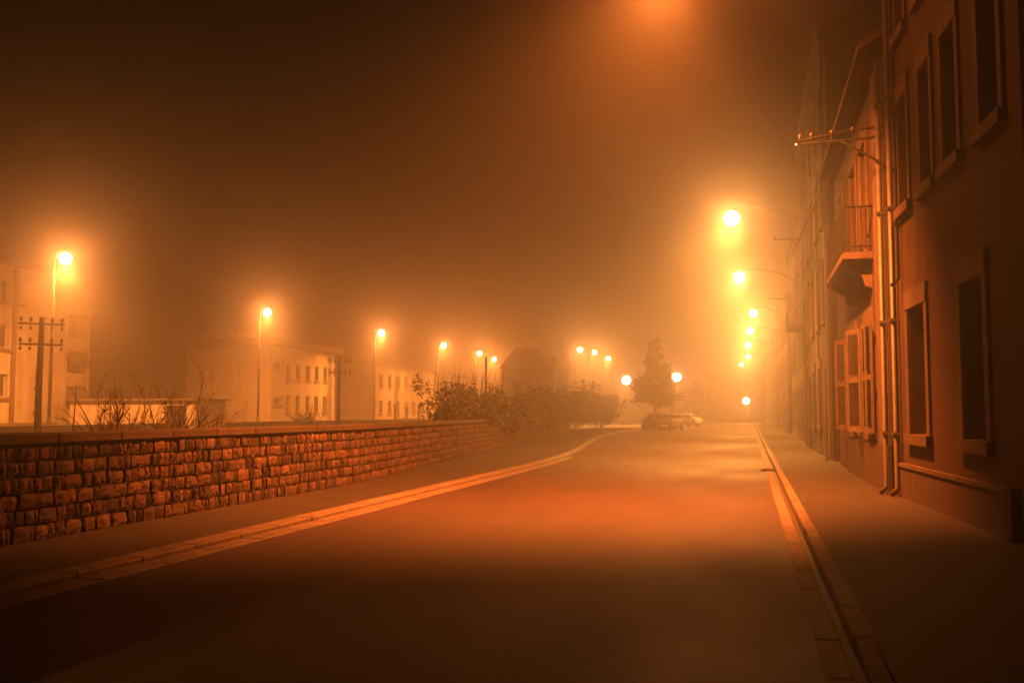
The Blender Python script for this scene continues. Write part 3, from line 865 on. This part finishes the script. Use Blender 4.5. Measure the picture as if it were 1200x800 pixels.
pole_lamp(-14.1, 118.0, 5.4, 'low lamp glowing just left of the conical tree', 'low lamps around the conical tree', scale=1.6, watts=LAMP_WATTS * .6)
pole_lamp(-8.2, 118.0, 5.7, 'low lamp glowing just right of the conical tree', 'low lamps around the conical tree', scale=1.6, watts=LAMP_WATTS * .6)
pole_lamp(-.34 + bend(150) * .3, 150.0, 3.3, 'lowest lamp glowing above the far end of the road', 'low lamps around the conical tree', arm=(-.4, 0), scale=1.6, watts=LAMP_WATTS * .6)

# ------------------------------------------------------------------ telegraph poles
def utility_pole(x, y, h, label, arms=2):
    r = thing('utility_pole', (x, y, 0), label, 'utility pole', 'telegraph poles beyond the wall')
    MB().tube([(0, 0, -.1), (-.02, 0, h * .5), (.02, 0, h)], [.13, .115, .09], 10).build('pole', 'pole_wood', r, smooth=True, world=False)
    im = MB().lathe([(.012, -.22), (.045, -.2), (.045, -.12), (.012, -.1), (.012, .08), (.05, .1), (.055, .18), (.03, .24), (.01, .25)], seg=8).mesh('insulator', 'ceramic', smooth=True)
    ca, sa = math.cos(.75), math.sin(.75)
    for k in range(arms):
        z = h - .25 - k * .75
        hw = .78 if k == 0 else .74
        mb = MB(); f2 = lambda a, b, c: (a * ca - b * sa, a * sa + b * ca, c)
        mb.box(-hw, hw, -.155, -.085, z - .035, z + .035, f2)
        arm = mb.build('crossarm', 'pole_wood', r, world=False)
        for u in (-.68, -.36, .36, .68):
            o = new_obj('insulator', im, arm); o.location = f2(u, -.12, z)
    return r
utility_pole(-25.2, 31.4, 5.0, 'nearest dark telegraph pole with two crossarms at far left')
utility_pole(-24.8, 57.8, 5.0, 'telegraph pole with two crossarms left of centre above the wall')
utility_pole(-25.2, 85.5, 5.0, 'small telegraph pole rising behind the left of the spiky bush')
r = thing('flag_post', (-16.4, 61.8, 0), 'plain thin dark post rising behind the spiky bush', 'post')
MB().tube([(0, 0, -.1), (0, 0, 5.0)], [.09, .07], 8).build('post_shaft', 'pole_wood', r, smooth=True, world=False)
MB().lathe([(.07, 5.0), (.1, 5.02), (.06, 5.1), (.01, 5.13)], seg=8).build('post_cap', 'pole_wood', r, world=False)

# ------------------------------------------------------------------ vegetation
def leaf_cloud(rs, pts, size, aspect=0.55):
    """small folded leaf quads at given points, random directions"""
    mb = MB()
    n = len(pts)
    for p in pts:
        d = Vector((rs.gauss(0, 1), rs.gauss(0, 1), rs.gauss(0, .7)))
        if d.length < 1e-3: d = Vector((1, 0, 0))
        d.normalize()
        s = size * rs.uniform(.6, 1.35)
        e = d.cross(Vector((rs.gauss(0, 1), rs.gauss(0, 1), rs.gauss(0, 1))))
        if e.length < 1e-3: continue
        e.normalize()
        nrm = d.cross(e)
        p = Vector(p)
        a = p - d * s * .5; b = p + d * s * .5
        l = p + e * s * aspect * .5 + nrm * s * .12; r = p - e * s * aspect * .5 + nrm * s * .12
        mb.add([a, l, b, r], [(0, 1, 2), (0, 2, 3)])
    return mb

def branch(rs, mb, tips, p, d, length, rad, depth, spread, up=0.15):
    n = 3
    pts = [Vector(p)]; rr = [rad]
    dd = Vector(d).normalized()
    for i in range(n):
        dd = (dd + Vector((rs.gauss(0, .12), rs.gauss(0, .12), rs.gauss(0, .08) + up * .3))).normalized()
        pts.append(pts[-1] + dd * length / n); rr.append(rad * (1 - .55 * (i + 1) / n))
    mb.tube(pts, rr, 5)
    tips.append((pts[-1], dd, length)); tips.append((pts[-2], dd, length))
    if depth <= 0: return
    for k in range(rs.randint(2, 4)):
        t = rs.uniform(.35, 1.0)
        i = min(n - 1, int(t * n))
        q = pts[i].lerp(pts[i + 1], t * n - i)
        e = dd.cross(Vector((rs.gauss(0, 1), rs.gauss(0, 1), rs.gauss(0, 1)))).normalized()
        nd = (dd + e * spread * rs.uniform(.6, 1.3) + Vector((0, 0, up))).normalized()
        branch(rs, mb, tips, q, nd, length * rs.uniform(.5, .75), rad * .5, depth - 1, spread, up)

def bush(x, y, w, l, h, label, seed, leaves=2600, spikes=10, leaf=.11, name='bush', group=None, bare=False, yaw=0.0):
    rs = random.Random(seed)
    root = thing(name, (x, y, 0), label, 'bush', group)
    st = MB(); tips = []
    for k in range(9 if not bare else 30):
        a = rs.uniform(0, 2 * math.pi)
        q = rs.uniform(0, .5)
        base = Vector((math.cos(a) * w * .2 * q, math.sin(a) * l * .25 * q, -.05))
        d = Vector((math.cos(a) * w * .45, math.sin(a) * l * .45, h * rs.uniform(.5, 1.0)))
        branch(rs, st, tips, base, d, h * rs.uniform(.5, .75), 0.035 if not bare else .034, 2 if not bare else 3, .7, .1)
    for k in range(spikes):
        a = rs.uniform(-1, 1)
        base = Vector((rs.uniform(-.25, .25) * w, a * l * .42, h * .55))
        d = Vector((rs.uniform(-.35, .35), rs.uniform(-.7, .7), 1))
        st.tube([base, base + d * h * .28, base + d.normalized() * h * rs.uniform(.42, .62)], [.02, .012, .004], 4)
    st.build('stem', 'bark', root, world=False)
    if leaves:
        pts = []
        lobes = [(rs.uniform(-.28, .28) * w, rs.uniform(-.42, .42) * l, h * rs.uniform(.3, .68), rs.uniform(.5, 1.0)) for _ in range(16)]
        while len(pts) < leaves:
            if rs.random() < .78:
                lx, ly, lz, s = lobes[rs.randrange(16)]
                v = Vector((rs.gauss(0, 1), rs.gauss(0, 1), rs.gauss(0, 1))).normalized() * rs.uniform(.55, 1.05)
                p = (lx + v.x * w * .22 * s, ly + v.y * l * .16 * s, lz + v.z * h * .27 * s)
            else:
                t, d, ln = tips[rs.randrange(len(tips))]
                p = t + Vector((rs.gauss(0, .1), rs.gauss(0, .1), rs.gauss(0, .1)))
                if abs(p[0]) > w * .6 or abs(p[1]) > l * .62 or p[2] > h * 1.08: continue
            if p[2] < .05: continue
            pts.append(p)
        o = leaf_cloud(rs, pts, leaf).build('foliage', 'leaf', root, world=False); o['kind'] = 'stuff'
    return root
bush(-10.2, 15.5, 1.9, 4.0, 1.8, 'bare twiggy shrub behind the stone wall in front of the pale shed', 3, leaves=420, spikes=8, leaf=.07, bare=True)
bush(-11.2, 40.0, 2.8, 10.5, 3.1, 'large dark spiky bush leaning over the stone wall', 5, leaves=12000, spikes=34, leaf=.16)
HB = [(-12.4, 51.0, 2.8, 9, 2.6), (-13.2, 58.5, 3.0, 10, 2.9), (-13.8, 66.5, 3.2, 10, 3.3), (-14.5, 75, 3.4, 11, 3.7), (-14.6, 85, 3.4, 11.5, 4.0), (-14.0, 95.5, 3.6, 11, 4.0)]
HL = ['low scrub bush just right of the spiky bush', 'rounded bush second in the hedge beyond the spiky bush', 'middle hedge bush behind the end of the wall', 'tall hedge bush right of the dark house',
      'tall hazy hedge bush below the three small lamps', 'last hedge bush beside the conical tree']
for k, (x, y, w, l, h) in enumerate(HB):
    bush(x, y, w, l, h, HL[k], 40 + k, leaves=9000, spikes=14, leaf=.24, group='hedge bushes beyond the wall')
bush(-26.0, 55.5, 1.6, 2.0, 1.9, 'small round shrub at the foot of the middle telegraph pole', 61, leaves=900, spikes=3, leaf=.12)

def tree(x, y, h, rad, z0, label, seed, leaves, leaf, name='conical_tree'):
    rs = random.Random(seed)
    root = thing(name, (x, y, 0), label, 'tree')
    tr = MB(); tips = []
    tr.tube([(0, 0, -.1), (.03, 0, h * .3), (-.04, .03, h * .65), (0, 0, h * .96)], [.16, .13, .07, .02], 8)
    clusters = []
    z = z0
    while z < h * .95:
        t = (z - z0) / (h - z0)
        R = rad * (1 - t) ** 1.15 * (0.8 + .35 * rs.random()) + .25
        n = max(3, int(7 * (1 - t) + 3))
        for k in range(n):
            a = rs.uniform(0, 2 * math.pi)
            ln = R * rs.uniform(.65, 1.0)
            end = Vector((math.cos(a) * ln, math.sin(a) * ln, z + ln * rs.uniform(.0, .35)))
            tr.tube([(0, 0, z - .1), end * .5 + Vector((0, 0, z * .5 + .05)), end], [.035 * (1.2 - t), .02, .006], 4)
            for q in range(3):
                c = Vector((0, 0, z)).lerp(end, rs.uniform(.45, 1.02))
                clusters.append((c + Vector((rs.gauss(0, .15), rs.gauss(0, .15), rs.gauss(0, .12))), rs.uniform(.25, .5) * (1.15 - .5 * t)))
        z += h * .055
    tr.build('trunk', 'bark', root, smooth=True, world=False)
    pts = []
    while len(pts) < leaves:
        c, s = clusters[rs.randrange(len(clusters))]
        pts.append(c + Vector((rs.gauss(0, .5), rs.gauss(0, .5), rs.gauss(0, .38))) * s)
    o = leaf_cloud(rs, pts, leaf, .7).build('crown', 'leaf_tree', root, world=False); o['kind'] = 'stuff'
    return root
tree(-8.45, 93.0, 8.4, 2.3, 2.4, 'conical leafy street tree standing alone at the far left of the road', 11, 12000, .21)
tree(-8.6, 175.0, 7.0, 3.2, 2.2, 'faint tree lost in fog right of the conical tree', 12, 4000, .3, 'street_tree')

# ------------------------------------------------------------------ parked cars
def car(x, y, rz, paint, label):
    root = thing('parked_car', (x, y, 0), label, 'car', 'cars parked at the far left kerb', rz)
    # y forward; sections along the length: (y, half width, z bottom, z belt)
    S = [(-2.0, .66, .42, .82), (-1.93, .76, .30, .92), (-1.4, .82, .24, .96), (-.5, .83, .22, .94), (.6, .83, .22, .93), (1.3, .81, .24, .86), (1.85, .74, .30, .72), (2.02, .62, .40, .60)]
    mb = MB(); vs, fs = [], []
    for (yy, w, zb, zt) in S:
        zm = zb + (zt - zb) * .55
        vs += [(-w * .92, yy, zb), (-w, yy, zm), (-w * .93, yy, zt), (0, yy, zt + .03), (w * .93, yy, zt), (w, yy, zm), (w * .92, yy, zb), (0, yy, zb)]
    n = 8
    for i in range(len(S) - 1):
        for k in range(n):
            k2 = (k + 1) % n
            fs.append((i * n + k, (i + 1) * n + k, (i + 1) * n + k2, i * n + k2))
    fs.append(tuple(range(n))); fs.append(tuple(range((len(S) - 1) * n + n - 1, (len(S) - 1) * n - 1, -1)))
    mb.add(vs, fs)
    mb.build('body', paint, root, smooth=False, world=False)
    T = [(-1.75, .70, .95), (-1.25, .60, 1.38), (-.6, .60, 1.46), (.25, .60, 1.44), (1.15, .72, .93)]
    mb = MB(); vs, fs = [], []
    for (yy, w, z) in T:
        zb = .92
        vs += [(-.76, yy, zb), (-w, yy, max(z, zb + .01)), (0, yy, max(z, zb + .01) + .03), (w, yy, max(z, zb + .01)), (.76, yy, zb)]
    n = 5
    for i in range(len(T) - 1):
        for k in range(n - 1): fs.append((i * n + k, (i + 1) * n + k, (i + 1) * n + k + 1, i * n + k + 1))
    mb.add(vs, fs); mb.build('cabin', paint, root, world=False)
    wins = [[(-.62, -1.66, 1.05), (.62, -1.66, 1.05), (.52, -1.30, 1.36), (-.52, -1.30, 1.36)], [(.62, 1.05, 1.0), (-.62, 1.05, 1.0), (-.53, .32, 1.40), (.53, .32, 1.40)]]
    for s in (-1, 1):
        for (ya, yb) in ((-1.15, -.38), (-.28, .5)):
            x0, x1 = s * .765, s * .635
            q = [(x0, ya - .1, .98), (x0, yb + .2, .98), (x1, yb - .2, 1.36), (x1, ya, 1.36)]
            wins.append(q)
    for q in wins:
        c = sum((Vector(p) for p in q), Vector()) / 4
        o = Vector((c.x, c.y * .6, 0)).normalized() * .03 + Vector((0, 0, .02))
        a = [Vector(p) + o for p in q]; b = [Vector(p) - o for p in q]
        MB().add(a + b, [(0, 1, 2, 3), (7, 6, 5, 4), (0, 4, 5, 1), (1, 5, 6, 2), (2, 6, 7, 3), (3, 7, 4, 0)]).build('window', 'glass', root, world=False)
    for s in (-1, 1):
        for yy in (-1.25, 1.3):
            wl = bpy.data.objects.new('wheel', None); col.objects.link(wl); wl.parent = root; wl.location = (s * .74, yy, .31)
            def rot(m): return [(p[2], p[0], p[1]) for p in m.v]
            t = MB().lathe([(.2, -.09), (.29, -.09), (.31, -.05), (.31, .05), (.29, .09), (.2, .09)], seg=18); t.v = rot(t); t.build('tyre', 'rubber', wl, world=False)
            q = MB().lathe([(.03, -.095), (.18, -.08), (.205, -.085), (.205, .085), (.18, .08), (.03, .095)], seg=14); q.v = rot(q); q.build('rim', 'alloy', wl, world=False)
        MB().box(s * .63 - .1, s * .63 + .1, 1.78, 1.93, .58, .70).build('headlight', 'clear_lens', root, world=False)
        MB().box(s * .66 - .09, s * .66 + .09, -2.0, -1.86, .68, .86).build('tail_light', 'red_lens', root, world=False)
        MB().box(s * .9 - .08, s * .9 + .08, .62, .74, .96, 1.08).build('mirror', paint, root, world=False)
    MB().box(-.7, .7, -2.06, -1.94, .38, .56).build('bumper', 'rubber', root, world=False)
    MB().box(-.66, .66, 1.92, 2.08, .38, .54).build('bumper', 'rubber', root, world=False)
    MB().box(-.26, .26, -2.075, -2.061, .44, .54).build('number_plate', 'clear_lens', root, world=False)
    return root
car(-7.6, 84.5, math.radians(24), 'car_dark', 'dark hatchback parked nearest below the conical tree')
car(-7.0, 91.5, math.radians(20), 'car_grey', 'grey car parked just behind the dark hatchback')
car(-7.0, 110.0, math.radians(60), 'car_pale', 'pale car standing crosswise further away right of the tree')

# ------------------------------------------------------------------ fog
m = bpy.data.materials.new('fog'); m.use_nodes = True
nt = m.node_tree; nt.nodes.clear()
out = nt.nodes.new('ShaderNodeOutputMaterial')
pv = nt.nodes.new('ShaderNodeVolumePrincipled')
pv.inputs['Color'].default_value = (0.93, 0.92, 0.91, 1)
pv.inputs['Density'].default_value = FOG
pv.inputs['Anisotropy'].default_value = 0.9
nt.links.new(pv.outputs[0], out.inputs['Volume'])
M['fog'] = m
hz = MB().box(-720, 720, -320, 920, -1.6, 19.0).build('haze', 'fog')
hz['kind'] = 'stuff'
